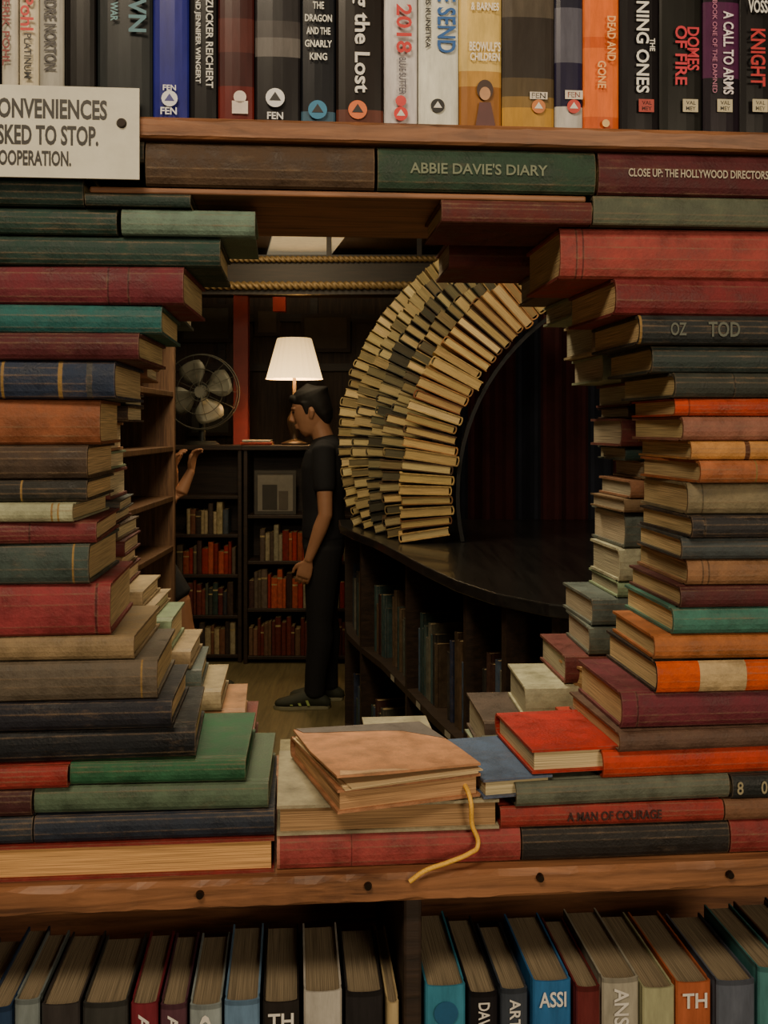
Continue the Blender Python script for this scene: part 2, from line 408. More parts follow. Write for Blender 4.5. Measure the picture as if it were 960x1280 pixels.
for side in(0,1):
    z=ZB1+.0005; ztop=ZLB-.001
    while z<ztop-.012:
        T=random.choice((random.uniform(.012,.022),random.uniform(.02,.04))); T=min(T,ztop-z)
        if ztop-z-T<.012: T=ztop-z
        c=random.choice(LV) if z<1.32 else random.choice(PAL+LV)
        pg=jit(S(228,208,164),.1)
        if side==0:
            ue=interp(ltab,z+T/2)+random.uniform(-.012,.014)
            flat(sm,c,ue-.21,ue,(z,z+T),v=.181,W=random.uniform(.115,.13),page=pg)
            if ue-.215>ULEFT+.05: flat(sm,random.choice(PAL),ULEFT,ue-.22,(z,z+T),v=.18,W=.13,yaw=0)
        else:
            ue=interp(rtab,z+T/2)+random.uniform(-.012,.012)
            ln=.21 if ue>.15 else .3
            flat(sm,c,ue,ue+ln,(z,z+T),v=.181,W=random.uniform(.115,.13),page=jit(S(178,166,138),.1))
            if ue+ln+.06<URIGHT: flat(sm,random.choice(PAL),ue+ln+.008,URIGHT,(z,z+T),v=.18,W=.13,yaw=0)
        z+=T+.0003
zc=ZB1+.0005
for (a,b_,T,c) in((345,470,.026,S(150,140,110)),(474,590,.03,S(170,150,120))):
    flat(sm,c,wu(a),wu(b_),(zc,zc+T),v=.178,W=.13,yaw=0)
flat(sm,S(176,168,140),wu(480),wu(585),(zc+.0305,zc+.052),v=.18,W=.12,yaw=0)
sm.obj('book_stack',BM,W=WM)

# ---- loose books on the sill
def loose(name,c,yaw,L,W,T,z,cov,page=PAGE,roll=0,extra=None,flipy=False):
    mb=MB(); M=Matrix.Translation((-L/2,-W/2,0))
    if flipy: M=Matrix.Rotation(PI,4,'Z')@M
    book(mb,M,L,W,T,cov,page)
    if extra: extra(mb,L,W,T)
    ob=mb.obj(name,BM); ob.matrix_world=Matrix.Translation((c[0],c[1],z))@Matrix.Rotation(math.radians(yaw),4,'Z')@Matrix.Rotation(math.radians(roll),4,'Y'); return ob
def peach_extra(mb,L,W,T):
    for k,(an,dx,dy) in enumerate(((2.2,-.002,-.005),(-1.6,.003,-.003),(3.4,.001,-.007))):
        Mp=Matrix.Translation((dx,dy,T+.0004+.0011*k))@Matrix.Rotation(math.radians(an),4,'Z')
        mb.box((-L/2+.004,-W/2+.002,0),(L/2-.004,W/2-.008,.0009),1,S(226,198,150),Mp)
    M=Matrix.Translation((-L/2-.001,-W/2-.002,T+.0035))
    g=(S(112,104,100)); p=S(206,148,108)
    def plate(pts,col,z0,th=.002):
        f=lambda x,y: .0075*(1-y/W)*(1-.6*x/L)
        n=len(pts); vs=[(x,y,z0+f(x,y)) for x,y in pts]+[(x,y,z0+th+f(x,y)) for x,y in pts]
        mb.add(vs,[tuple(range(n))[::-1],tuple(range(n,2*n))]+[(k,(k+1)%n,n+(k+1)%n,n+k) for k in range(n)],0,col,M)
    plate([(0,0),(L*.3,-.001),(L*.62,.002),(L+.002,.004),(L+.003,W*.35),(L+.001,W*.9),(.004,W+.001),(-.001,W*.5)],p,0)
    plate([(.03,W*.86),(L*.35,W*.84),(L*.6,W*.79),(L*.78,W*.74),(L*.9,W*.62),(L+.0015,W*.52),(L,W*.905),(.006,W+.0015),(.01,W*.9)],g,.0021,.0006)
    plate([(L*.02,0.0),(L*.5,.001),(L*.42,.006),(L*.3,.009),(L*.18,.008),(L*.05,.014)],S(230,186,142),.0021,.0005)
loose('worn_hardcover_book',(-.004,1.0),19,.135,.17,.021,ZY+.001,S(184,130,96),S(192,150,106),extra=peach_extra,flipy=True)
loose('blue_book',(.107,1.005),13,.066,.13,.017,ZY+.001,S(82,100,130),S(205,188,146),flipy=True)
loose('red_book',(.172,1.018),9,.096,.13,.022,max(zU[1],ZY+.018)+.0015,S(180,48,40),S(215,194,148),flipy=True)
loose('tan_book',(.262,1.12),24,.075,.15,.022,zT[1]+.012,S(178,138,94),S(200,168,116))
cu=bpy.data.curves.new('yellow_cord','CURVE'); cu.dimensions='3D'; cu.bevel_depth=.0021; cu.bevel_resolution=3
sp=cu.splines.new('BEZIER'); pts=[(578,975,.012),(588,1000,-.010),(590,1030,-.008),(597,1058,-.008),(588,1066,-.014),(560,1078,-.018),(530,1089,-.019),(512,1102,-.018)]
sp.bezier_points.add(len(pts)-1)
for bp,(px,py,v) in zip(sp.bezier_points,pts):
    bp.co=(wu(px,v),v,wz(px,py,v)); bp.handle_left_type=bp.handle_right_type='AUTO'
ob=bpy.data.objects.new('yellow_cord',cu); scene.collection.objects.link(ob); ob.matrix_world=WM
cu.materials.append(simple('cord_yellow',S(235,180,70),.7,nsc=600,var=.4))

# ================================================================== TOP ROW OF UPRIGHT BOOKS
tm=MB()
WH=S(225,222,210); BK=S(18,16,18)
top=[(-40,-2,S(60,60,64)),(0,22,S(190,184,170)),(22,48,S(205,195,170)),(48,80,S(160,158,150)),(80,120,S(20,18,18)),(120,190,S(34,38,40)),(190,236,S(34,36,120)),(236,272,BK),
 (272,318,S(58,22,22)),(318,376,S(28,26,28)),(376,420,S(20,22,28)),(420,480,S(28,22,20)),(480,523,S(205,200,200)),(523,574,S(220,220,206)),
 (574,628,S(215,185,110)),(628,694,S(52,46,42)),(694,730,S(40,40,56)),(730,776,S(228,112,44)),(776,826,S(22,19,22)),(826,880,S(28,28,26)),(880,926,S(28,21,30)),(926,975,S(22,20,22)),(977,1030,S(120,50,40)),(1032,1080,S(60,70,90))]
zb=ZT1+.0004
for i,(a,b_,c) in enumerate(top):
    ua,ub=wu(a)+.0004,wu(b_)-.0004
    hh=random.uniform(.225,.25)
    bands=[]
    if i==9: bands=[(.058,.075,S(96,92,90)),(.075,.09,S(64,60,60)),(.09,.12,S(42,40,42))]
    if i==8: bands=[(.0,.03,S(92,28,24)),(.06,.09,S(80,36,32))]
    if i==11: bands=[(.0,.012,S(90,50,40))]
    if i==14: bands=[(.0,.036,S(150,100,50)),(.036,.05,S(185,140,70)),(.12,hh,S(226,190,90))]
    if i==15: bands=[(.0,.018,S(180,136,56)),(.018,.028,S(130,104,60)),(.028,.045,S(84,72,54)),(.045,.1,S(52,46,42)),(.1,hh,S(84,76,66))]
    if i==16: bands=[(.0,.02,S(190,186,180)),(.02,.06,S(38,34,60)),(.06,.11,S(90,90,104))]
    if i==17: bands=[(.075,.085,S(205,90,30)),(.0,.012,S(200,90,36))]
    if i==10: bands=[(.0,.01,S(60,90,110))]
    if i==20: bands=[(.05,.12,S(80,36,72))]
    M=Matrix.Translation((ua,random.uniform(0,.004),zb))@UP
    book(tm,M,hh,random.uniform(.14,.16),ub-ua,c,S(210,200,175),2,c=.0012,b=.003,bands=bands)
def tz(px,py): return wz(px,py,-.001)
def tt(body,px,y0,y1,wpx,col,vert=True,off=.02):
    u=wu(px); za,zb_=tz(px,y1),tz(px,y0)
    if vert: text(tm,body,(u,-.0012,(za+zb_)/2),zb_-za,wpx*.000705,col,True,off=off)
    else: text(tm,body,(u,-.0012,(za+zb_)/2),wpx*.000705,zb_-za,col,off=off)
tt('FREDERIK POHL',8,-40,82,9,S(120,30,30)); tt('Pohl',34,-6,38,16,S(190,30,30)); tt('PLATINUM',35,42,98,9,BK)
tt('ANDRE NORTON',63,-20,88,15,S(40,36,40)); tt('DAWN',172,-60,40,22,S(60,110,125)); tt('IN WAR',143,-10,26,9,S(90,140,150))
tt('MICKEY ZUCKER REICHERT',262,-50,110,9,S(200,200,195)); tt('AND JENNIFER WINGERT',247,-10,104,8,S(200,200,195))
for w_,y,ww in(('THE',2,14),('DRAGON',18,34),('AND THE',34,30),('GNARLY',50,34),('KING',66,22)): tt(w_,398,y,y+9,ww,S(220,220,210),False)
tt('Summoning the Lost',450,-130,116,25,S(225,222,215)); tt('2018',505,5,66,20,S(200,40,40)); tt('BLUE SUTTER',503,72,118,9,S(80,76,90))
tt('JAMES KUNETKA',534,-24,60,9,S(30,30,34)); tt('THE SEND',558,-40,66,24,S(30,90,160))
tt("& BARNES",606,3,13,36,S(245,235,215),False); tt("BEOWULF'S",606,52,64,40,S(245,235,215),False); tt('CHILDREN',606,66,76,38,S(245,235,215),False)
tt('DEAD AND',764,20,76,11,S(250,190,120)); tt('GONE',752,76,110,11,S(250,190,120))
tt('THE',815,48,64,7,S(230,230,225)); tt('SHINING ONES',803,-30,116,17,S(235,235,228))
tt('DOMES',866,34,88,16,S(205,40,60)); tt('OF FIRE',851,32,106,16,S(205,40,60))
tt('A CALL TO ARMS',910,14,118,14,S(230,220,225)); tt('BOOK ONE OF THE DAMNED',893,0,116,6,S(190,120,150),off=.0)
tt('KNIGHT',947,36,108,20,S(190,34,40)); tt('VOSS',947,0,16,26,S(230,230,225),False)
def mark(px,py,rp,col,c2=None):
    u=wu(px);z=tz(px,py); disc(tm,(u,-.0011,z),rp*.0007,col)
    if c2:
        r=rp*.0007*.62; tm.add([(u-r,-.0014,z-r*.5),(u+r,-.0014,z-r*.5),(u,-.0014,z+r)],[(0,1,2)],3,c2)
mark(212,123,10,S(220,220,225),S(60,60,130)); tt('FEN',211,134,143,20,S(225,225,225),False); tt('FEN',212,106,113,16,S(225,225,225),False)
rect(tm,wu(290),wu(310),tz(299,142),tz(299,126),-.0011,S(215,200,190)); mark(300,121,8,S(215,200,190))
mark(344,122,12,S(225,225,225),BK); tt('FEN',344,140,149,20,S(215,215,215),False)
mark(397,137,12,S(40,120,160),BK); mark(447,137,12,S(220,110,50),BK); mark(501,142,9,S(215,40,40),WH); mark(501,126,7,S(210,60,60)); mark(547,132,9,BK,WH)
disc(tm,(wu(606),-.0012,tz(606,112)),.0075,S(60,36,26),rz=.009); disc(tm,(wu(606),-.0014,tz(606,117)),.005,S(190,140,100),rz=.006)
tm.add([(wu(594),-.0013,tz(594,158)),(wu(619),-.0013,tz(619,158)),(wu(613),-.0013,tz(613,128)),(wu(599),-.0013,tz(599,128))],[(0,1,2,3)],3,S(90,50,50))
rect(tm,wu(662),wu(684),tz(673,124),tz(673,115),-.0012,S(215,205,190)); tt('FEN',673,116,123,18,BK,False); mark(673,133,9,S(200,120,60),WH)
rect(tm,wu(706),wu(728),tz(717,124),tz(717,113),-.0012,S(215,205,190)); tt('FEN',717,115,122,16,S(180,40,40),False); mark(717,133,9,S(200,60,50),WH); mark(757,154,5,S(230,190,120))
for px in(808,863,906,950):
    rect(tm,wu(px-10),wu(px+9),tz(px,140),tz(px,124),-.0012,S(190,180,150) if px>850 else S(170,60,50))
    tt('VAL',px,126,131,13,BK,False); tt('MEY',px,133,138,13,BK,False)
tm.obj('book_row',BM,W=WM)

# ================================================================== BOTTOM ROW
bm_=MB()
zs=.7303
bot=[(-60,-22,S(50,50,56)),(-20,12,S(40,60,90)),(14,46,S(120,130,130)),(50,98,S(58,54,54)),(102,158,S(62,62,60)),(162,196,S(116,42,52)),(199,232,S(86,56,66)),(236,276,S(140,150,150)),(280,324,S(104,134,164)),(328,374,S(42,38,36)),(380,428,S(185,180,170)),(433,480,S(42,40,42)),(484,499,S(180,160,120)),
 (534,584,S(62,130,156)),(588,624,S(32,30,34)),(628,662,S(62,68,78)),(668,716,S(52,104,156)),(722,752,S(106,46,46)),(756,802,S(160,155,140)),(806,846,S(160,160,126)),(850,894,S(168,92,60)),(900,948,S(90,96,110)),(953,990,S(70,120,120)),(994,1040,S(90,60,50)),(1044,1085,S(60,66,80))]
btxt={5:'AVAL',6:'ANNA',7:'CU',9:'TH',14:'DAVIDSON',15:'ARTHUR',16:'ASSI',20:'TH',18:'ANSEN',13:'B'}
zt=wz(480,1242)
for i,(a,b_,c) in enumerate(bot):
    ua,ub=wu(a),wu(b_); hh=(zt-zs)+random.uniform(-.010,.006); W=random.uniform(.125,.15)
    vo=random.uniform(0,.008)
    M=Matrix.Translation((ua,vo,zs))@UP
    cc=(c[0]*.6,c[1]*.6,c[2]*.6,1)
    book(bm_,M,hh,W,ub-ua,c,S(150,134,108),2,c=.0018,b=.004,bands=[(hh-.004,hh,cc)] if random.random()<.5 else [])
    t=btxt.get(i)
    um=(ua+ub)/2; w_=(ub-ua)
    if t in('TH','ASSI'): text(bm_,t,(um,vo-.0012,zs+hh-.016),w_*.7,.014,S(230,225,215))
    elif t=='B': disc(bm_,(um,vo-.0012,zs+hh-.024),.011,S(30,90,130))
    elif t: text(bm_,t,(um,vo-.0012,zs+hh-.036),.056,w_*.4,S(225,220,210),True)
    if i==9: text(bm_,'BI',(um,vo-.0012,zs+hh-.036),w_*.7,.014,S(230,225,215))
bm_.obj('book_row',BM,W=WM)

# ================================================================== SIGN
sg=MB()
uL,uR=wu(-150,-.014),wu(174,-.014); z0s,z1s=wz(170,224,-.014),wz(170,110,-.014)
sg.box((uL,-.0135,z0s),(uR,-.011,z1s),0,S(214,211,194))
for body,xr,wp,y0,y1 in(('INCONVENIENCES',134,168,123,149),('ASKED TO STOP.',123,136,156,182),('COOPERATION.',89,98,188,208)):
    ur=wu(xr,-.0135); w=wp*.000685
    text(sg,body,(ur-w/2,-.0139,(wz(60,y0,-.0135)+wz(60,y1,-.0135))/2),w,(y1-y0)*.00066,S(40,38,36),mat=1,off=.03)
us,zs_=wu(152,-.0135),wz(152,154,-.0135)
sg.cyl((us,-.0135,zs_),(us,-.0165,zs_),.0045,.0035,2,(1,1,1,1)); us2=wu(-135,-.0135); sg.cyl((us2,-.0135,zs_),(us2,-.0165,zs_),.0045,.0035,2)
sg.obj('notice_sign',[m_plain,m_ink,simple('sign_screw',S(40,34,30),.4,.8)],W=WM,bevel=.0006)

# ================================================================== ROOM
def slab(name,a,b,mat):
    mb=MB(); mb.box(a,b,0); return mb.obj(name,[mat])
slab('floor',(-2.3,-2.2,-.05),(3.2,8.6,0),m_floor)
m_ceil=wood('ceiling_boards',S(44,34,27),S(70,56,42),.7,'Y',3)
slab('ceiling',(-2.3,-2.2,2.75),(3.2,8.6,2.8),m_ceil)
slab('wall_back',(-2.3,8.5,0),(3.2,8.6,2.75),m_darkv)
slab('wall_left',(-2.3,-2.2,0),(-2.2,8.5,2.75),m_darkv)
slab('wall_right',(3.1,-2.2,0),(3.2,8.5,2.75),m_darkv)

def case(name,x0,x1,y0,y1,h,zs,wm,facing='-Y',books=(),pal=PAL):
    e=bpy.data.objects.new(name,None); scene.collection.objects.link(e)
    mb=MB(); t=.025
    if facing=='-Y':
        mb.box((x0,y0,0),(x0+t,y1,h),0); mb.box((x1-t,y0,0),(x1,y1,h),0); mb.box((x0-.01,y0-.015,h),(x1+.01,y1,h+.03),0)
        mb.box((x0+t,y1-.015,0),(x1-t,y1,h),0)
        for z in zs: mb.box((x0+t,y0+.004,z-.022),(x1-t,y1-.015,z),0)
    else:
        mb.box((x0,y0,0),(x1,y0+t,h),0); mb.box((x0,y1-t,0),(x1,y1,h),0); mb.box((x0,y0-.01,h),(x1+.015,y1+.01,h+.03),0)
        mb.box((x0,y0+t,0),(x0+.015,y1-t,h),0)
        ym=(y0+y1)/2; mb.box((x0+.015,ym-.012,0),(x1-.002,ym+.012,h),0)
        for z in zs: mb.box((x0+.015,y0+t,z-.022),(x1-.004,y1-t,z),0)
    mb.obj('frame',[wm],parent=e,bevel=.003)
    bk=MB(); allz=sorted(zs)+[h]
    for i,z in enumerate(sorted(zs)):
        if i not in books: continue
        gap=allz[i+1]-z-.03
        if facing=='-Y': p,e1=x0+t+.005,x1-t-.005
        else: p,e1=y0+t+.005,y1-t-.005
        run=books[i]
        end=p+(e1-p)*run[1]; p=p+(e1-p)*run[0]
        while p<end-.03:
            T=random.uniform(.018,.04)
            if p+T>end: break
            if facing!='-Y' and p<ym+.014 and p+T>ym-.014: p=ym+.015; continue
            hh=min(gap-.01,random.uniform(.62,.97)*min(gap,.26)); W=random.uniform(.12,.16)
            c=jit(random.choice(run[2] if len(run)>2 else pal),.3)
            if facing=='-Y': M=Matrix.Translation((p,y0+.02,z+.0005))@UP
            else: M=Matrix.Translation((x1-.02,p,z+.0005))@basis((0,0,1),(-1,0,0),(0,1,0))
            bnd=[(hh*.75,hh*.8,jit(S(190,170,120)))] if random.random()<.4 else []
            book(bk,M,hh,W,T,c,mat=0,bands=bnd); p+=T+random.choice((.0005,.001,.003))
    if bk.v: bk.obj('books',BM,parent=e)
    return e
REDS=[S(160,54,44),S(130,44,38),S(74,50,48),S(184,90,66),S(104,90,78),S(155,145,120)]
CRM=[S(200,184,150),S(170,155,120),S(70,60,56),S(120,80,64),S(70,78,86)]
zb_=lambda y,d:H-(y-533)/F*d
def xb(px,d): return (px-480)/F*d
case('low_bookcase',xb(222,6.6)-.30,xb(302,6.6),6.6,6.88,1.35,[.05,.30,.56,.815,1.06],m_dark,'-Y',{0:(0,1,CRM),1:(.5,.98),2:(.4,1,REDS),3:(.5,.95,CRM)})
case('low_bookcase',xb(303,6.6)+.012,xb(303,6.6)+.78,6.56,6.88,1.35,[.05,.35,.65,.94],m_dark,'-Y',{0:(0,1,[S(114,50,44),S(94,44,42),S(124,92,74)]),1:(0,.9,REDS),2:(.1,1,REDS+[S(190,80,60)])})
mb=MB(); xf0,xf1=xb(318,6.6),xb(370,6.6); zf0,zf1=.942,1.22
def frame(mb,x0,x1,z0,z1,y,t=.02,cf=S(90,66,44)):
    mb.box((x0,y,z0),(x1,y+.02,z0+t),0,cf); mb.box((x0,y,z1-t),(x1,y+.02,z1),0,cf); mb.box((x0,y,z0+t),(x0+t,y+.02,z1-t),0,cf); mb.box((x1-t,y,z0+t),(x1,y+.02,z1-t),0,cf)
frame(mb,xf0,xf1,zf0,zf1,6.60,cf=S(70,66,60))
mb.box((xf0+.02,6.607,zf0+.02),(xf1-.02,6.615,zf1-.02),0,S(130,124,112))
mb.box((xf0+.05,6.603,zf0+.03),(xf1-.12,6.607,zf1-.09),0,S(60,56,50)); mb.box((xf1-.11,6.603,zf0+.03),(xf1-.05,6.607,zf1-.13),0,S(90,82,72))
mb.obj('framed_photo',[m_plain])
mb=MB()
book(mb,Matrix.Translation((xb(300,6.6),6.62,1.3805)),.20,.15,.018,S(150,60,50)); book(mb,Matrix.Translation((xb(302,6.6),6.625,1.399)),.18,.14,.014,S(180,175,160))
mb.obj('book_pile',BM)
case('tall_bookcase',-1.15,-.845,2.35,4.22,1.93,[.12,.42,.72,1.02,1.22,1.42,1.64],m_case,'+X',{3:(.0,.35),1:(.0,.8),2:(0,.5),5:(.0,.30,[S(190,90,60)]),0:(0,.9),4:(.42,.46,[S(200,80,50)])})
case('tall_bookcase',-2.18,-1.68,6.3,6.9,2.2,[.1,.45,.8,1.15,1.5,1.85],m_dark,'-Y',{0:(0,1),1:(0,1),2:(0,1),3:(0,1),4:(0,1),5:(0,1)})

slab('red_post',(xb(293,7.2),7.15,0),(xb(311,7.2),7.25,2.40),simple('red_paint',S(112,34,30),.5))
slab('trim_beam',(-2.2,7.12,2.40),(3.1,7.28,2.52),m_dark)
mb=MB()
for k in range(7):
    x=-2.1+k*.75
    mb.box((x,8.46,.1),(x+.06,8.5,2.7),0)
for z in(.1,.9,1.95,2.35): mb.box((-2.2,8.44,z),(3.1,8.5,z+.06),0)
mb.obj('trim_panel',[m_dark])
mb=MB()
for (a,b_,y0,y1,c) in((225,290,380,428,S(90,84,72)),(318,350,384,420,S(96,80,62)),(376,438,392,440,S(90,76,60)),(235,290,505,545,S(90,90,80)),(440,500,400,460,S(80,70,60))):
    x0_,x1_,z1_,z0_=xb(a,8.42),xb(b_,8.42),zb_(y0,8.42),zb_(y1,8.42)
    frame(mb,x0_,x1_,z0_,z1_,8.42,.03,S(60,46,36)); mb.box((x0_+.03,8.43,z0_+.03),(x1_-.03,8.438,z1_-.03),0,c)
mb.obj('wall_pictures',[m_plain])
def prism(mb,pts,z0,z1,mat=0,col=(1,1,1,1)):
    n=len(pts); mb.add([(x,y,z0) for x,y in pts]+[(x,y,z1) for x,y in pts],[tuple(range(n))[::-1],tuple(range(n,2*n))]+[(k,(k+1)%n,n+(k+1)%n,n+k) for k in range(n)],mat,col)
mb=MB(); prism(mb,[(xb(345,6.7),6.55),(xb(437,6.7),6.55),(xb(395,8.4),8.4),(xb(328,8.4),8.4)],2.725,2.7495)
mb.obj('ceiling_light_panel',[simple('pale_panel',S(206,198,164),.6,emit=(1,.82,.52,1),es=.16)])
mb=MB(); mb.box((xb(342,7.1),7.05,zb_(390,7.1)),(xb(358,7.1),7.12,zb_(372,7.1)),0); mb.obj('red_box_sign',[simple('red_box',S(120,34,30),.5)])
def twist(mb,p0,p1,r,turns):
    p0=Vector(p0);p1=Vector(p1);n=turns*8; t=(p1-p0).normalized(); a=t.orthogonal().normalized(); b=t.cross(a)
    vs=[];m=12
    for k in range(n+1):
        p=p0.lerp(p1,k/n)
        for j in range(m):
            th=2*PI*j/m; rr=r*(1+.28*math.cos(3*(th)-2*PI*k/8*1.0)); vs.append(tuple(p+a*math.cos(th)*rr+b*math.sin(th)*rr))
    fs=[(k*m+j,k*m+(j+1)%m,(k+1)*m+(j+1)%m,(k+1)*m+j) for k in range(n) for j in range(m)]+[tuple(range(m)),tuple(n*m+j for j in range(m))]
    mb.add(vs,fs,1,(1,1,1,1),smooth=True)
m_gold=simple('gilded_rope',S(120,98,62),.55,.25,nsc=60)
mb=MB()
za,zc2=zb_(357,6.3),zb_(324,6.3)
twist(mb,(-2.18,6.3,za),(1.3,6.3,za),.022,90); twist(mb,(-2.18,6.3,zc2),(1.3,6.3,zc2),.017,110)
mb.box((-2.2,6.318,za-.05),(1.32,6.36,zc2+.03),0)
for x in(-2.0,-.35,.2,1.2): mb.box((x,6.325,zc2+.03),(x+.03,6.355,2.75),0)
mb.obj('trim_gilded_molding',[wood('molding_board',S(22,18,15),S(46,35,27),.6),m_gold])

# table lamp ------------------------------------------------------------
lamp=bpy.data.objects.new('table_lamp',None); scene.collection.objects.link(lamp); lx,ly=xb(368,6.72),6.72
lamp.location=(lx,ly,1.381)
def lathe(prof,n=32,mb=None,mat=0,wob=0):
    mb=mb or MB(); vs=[]
    for (r,z) in prof:
        for k in range(n):
            th=2*PI*k/n; rr=r*(1+wob*(k%2)); vs.append((rr*math.cos(th),rr*math.sin(th),z))
    m=len(prof); fs=[(i*n+k,i*n+(k+1)%n,(i+1)*n+(k+1)%n,(i+1)*n+k) for i in range(m-1) for k in range(n)]
    mb.add(vs,fs,mat,(1,1,1,1),smooth=not wob)
    return mb
zs0=zb_(474,ly)-1.381; zs1=zb_(423,ly)-1.381
msh,nt,b=newmat('lamp_shade'); b.inputs['Base Color'].default_value=S(240,215,165); b.inputs['Roughness'].default_value=.8
b.inputs['Emission Color'].default_value=(1,.64,.26,1)
tc=N(nt,'ShaderNodeTexCoord'); sx=N(nt,'ShaderNodeSeparateXYZ'); nt.links.new(tc.outputs['Generated'],sx.inputs[0])
mr=N(nt,'ShaderNodeMapRange'); mr.inputs[3].default_value=2.6; mr.inputs[4].default_value=.8; nt.links.new(sx.outputs['Z'],mr.inputs[0]); nt.links.new(mr.outputs[0],b.inputs['Emission Strength'])
rs=35/F*ly
lathe([(rs*1.0,zs0),(rs*.97,zs0+.006),(rs*.60,zs1-.005),(rs*.58,zs1),(rs*.57,zs1-.004),(rs*.96,zs0+.008),(rs*.985,zs0)],48,wob=.035).obj('shade',[msh],parent=lamp,recalc=True)
lathe([(0,0),(.085,0),(.085,.012),(.05,.025),(.02,.04),(.03,.08),(.045,.13),(.045,.17),(.02,.22),(.012,.25),(.01,zs1-.02),(0,zs1-.015)]).obj('stem',[simple('dark_brass',S(70,54,38),.5,.4)],parent=lamp)
mb=MB()
for k in range(3):
    th=2*PI*k/3; mb.cyl((0,0,zs1-.02),(rs*.58*math.cos(th),rs*.58*math.sin(th),zs1-.004),.002,.002,0,n=6)
mb.obj('spider',[simple('brass_thin',S(120,90,50),.35,.8)],parent=lamp)

# electric fan ------------------------------------------------------------
fan=bpy.data.objects.new('electric_fan',None); scene.collection.objects.link(fan)
fx,fy,fz=xb(252,6.74),6.74,zb_(490,6.74); R=.245
fan.location=(fx,fy,fz)
m_fan=simple('fan_metal',S(126,126,114),.5,.3); m_cage=simple('fan_cage',S(84,84,76),.5,.4)
mb=MB()
def torus(mb,c,R,r,n=48,m=8,mat=0):
    vs=[]
    for k in range(n):
        th=2*PI*k/n
        for j in range(m):
            ph=2*PI*j/m; rr=R+r*math.cos(ph); vs.append((c[0]+rr*math.cos(th),c[1]+r*math.sin(ph),c[2]+rr*math.sin(th)))
    mb.add(vs,[(k*m+j,k*m+(j+1)%m,((k+1)%n)*m+(j+1)%m,((k+1)%n)*m+j) for k in range(n) for j in range(m)],mat,(1,1,1,1),smooth=True)
torus(mb,(0,0,0),R,.005); torus(mb,(0,-.05,0),R*.97,.0035); torus(mb,(0,-.07,0),R*.6,.0025); torus(mb,(0,-.075,0),R*.25,.0025)
for k in range(14):
    th=2*PI*k/14; c,s_=math.cos(th),math.sin(th)
    mb.cyl((c*.03,-.078,s_*.03),(c*R*.6,-.07,s_*R*.6),.0016,.0016,0,n=6); mb.cyl((c*R*.6,-.07,s_*R*.6),(c*R,0,s_*R),.0016,.0016,0,n=6)
mb.obj('cage',[m_cage],parent=fan)
mb=MB(); mb.cyl((0,-.045,0),(0,-.01,0),.04,.045,0,n=20)
for k in range(4):
    a0=2*PI*k/4+.4; vs=[];n=8
    for i in range(n+1):
        r=.035+(R*.85-.035)*i/n; w=.28+.42*math.sin(PI*min(1,i/n*.9))
        for j in range(5):
            q=j/4-.5; an=a0+q*w*2*.9; vs.append((r*math.cos(an),-.03+q*.05,r*math.sin(an)))
    mb.add(vs,[(i*5+j,i*5+j+1,(i+1)*5+j+1,(i+1)*5+j) for i in range(n) for j in range(4)],0,(1,1,1,1),smooth=True)
ob=mb.obj('blades',[m_fan],parent=fan); md=ob.modifiers.new('s','SOLIDIFY'); md.thickness=.003
mb=MB(); mb.cyl((0,0,0),(0,.10,0),.055,.045,0,n=20); mb.cyl((0,.04,-.02),(0,.02,-fz+1.40),.02,.022,0); mb.cyl((0,.0,-fz+1.382),(0,.0,-fz+1.405),.12,.09,0,n=28)
mb.obj('motor_and_stand',[simple('fan_dark',S(50,52,50),.4,.5)],parent=fan)

# ================================================================== COUNTER
ZC=1.048
cp=[(-.22,5.05),(-.20,4.75),(-.13,4.45),(-.04,4.15),(.05,3.75),(.13,3.38),(.21,3.06),(.30,2.82),(.42,2.65),(.56,2.57),(.75,2.53),(1.1,2.52),(1.5,2.55)]
def offs(path,d):
    out=[]
    for i,p in enumerate(path):
        a=Vector(path[max(0,i-1)]);b=Vector(path[min(len(path)-1,i+1)]); t=(b-a).normalized(); nrm=Vector((-t.y,t.x))
        out.append((p[0]+nrm.x*d,p[1]+nrm.y*d))
    return out
cnt=bpy.data.objects.new('curved_counter',None); scene.collection.objects.link(cnt)
mb=MB(); prism(mb,cp+[(1.5,5.05)],ZC-.035,ZC); mb.obj('worktop',[m_black],parent=cnt,bevel=.004)
def strip(mb,pa,pb,z0,z1):
    for i in range(len(pa)-1): prism(mb,[pa[i],pa[i+1],pb[i+1],pb[i]],z0,z1)
i1=offs(cp,.03); i2=offs(cp,.24); i3=offs(cp,.26)
mb=MB()
for z in(.06,.55): strip(mb,i1,i2,z-.02,z+.005)
strip(mb,offs(cp,.05),i2,0,.04); strip(mb,i2,i3,.0,ZC-.036)
for k in (0,2,4,6,7,8,9,10,11,12):
    a=Vector(i1[k]);b=Vector(i2[k]); t=(b-a).normalized(); nn=Vector((-t.y,t.x))*.012
    prism(mb,[tuple(a-nn),tuple(b-nn),tuple(b+nn),tuple(a+nn)],0,ZC-.036)
mb.obj('shelving',[m_dark],parent=cnt)
mb=MB()
CP=[S(50,58,82),S(70,86,108),S(74,48,46),S(58,58,58),S(102,102,92),S(86,70,56),S(58,78,78)]
for z in(.0555,.5555):
    for k in range(len(cp)-2):
        a=Vector(i1[k]);b=Vector(i1[k+1]); L=(b-a).length; t=(b-a)/L; nr=Vector((-t.y,t.x))
        p=.035
        while p<L-.07:
            T=random.uniform(.02,.04); hh=random.uniform(.2,.3)
            if random.random()<.88:
                o=a+t*p+nr*.035
                M=basis((0,0,1),(nr.x,nr.y,0),(t.x,t.y,0),(o.x,o.y,z))
                book(mb,M,hh,.14,T,jit(random.choice(CP),.3))
            p+=T+.002
mb.obj('books',BM,parent=cnt)
mb=MB()
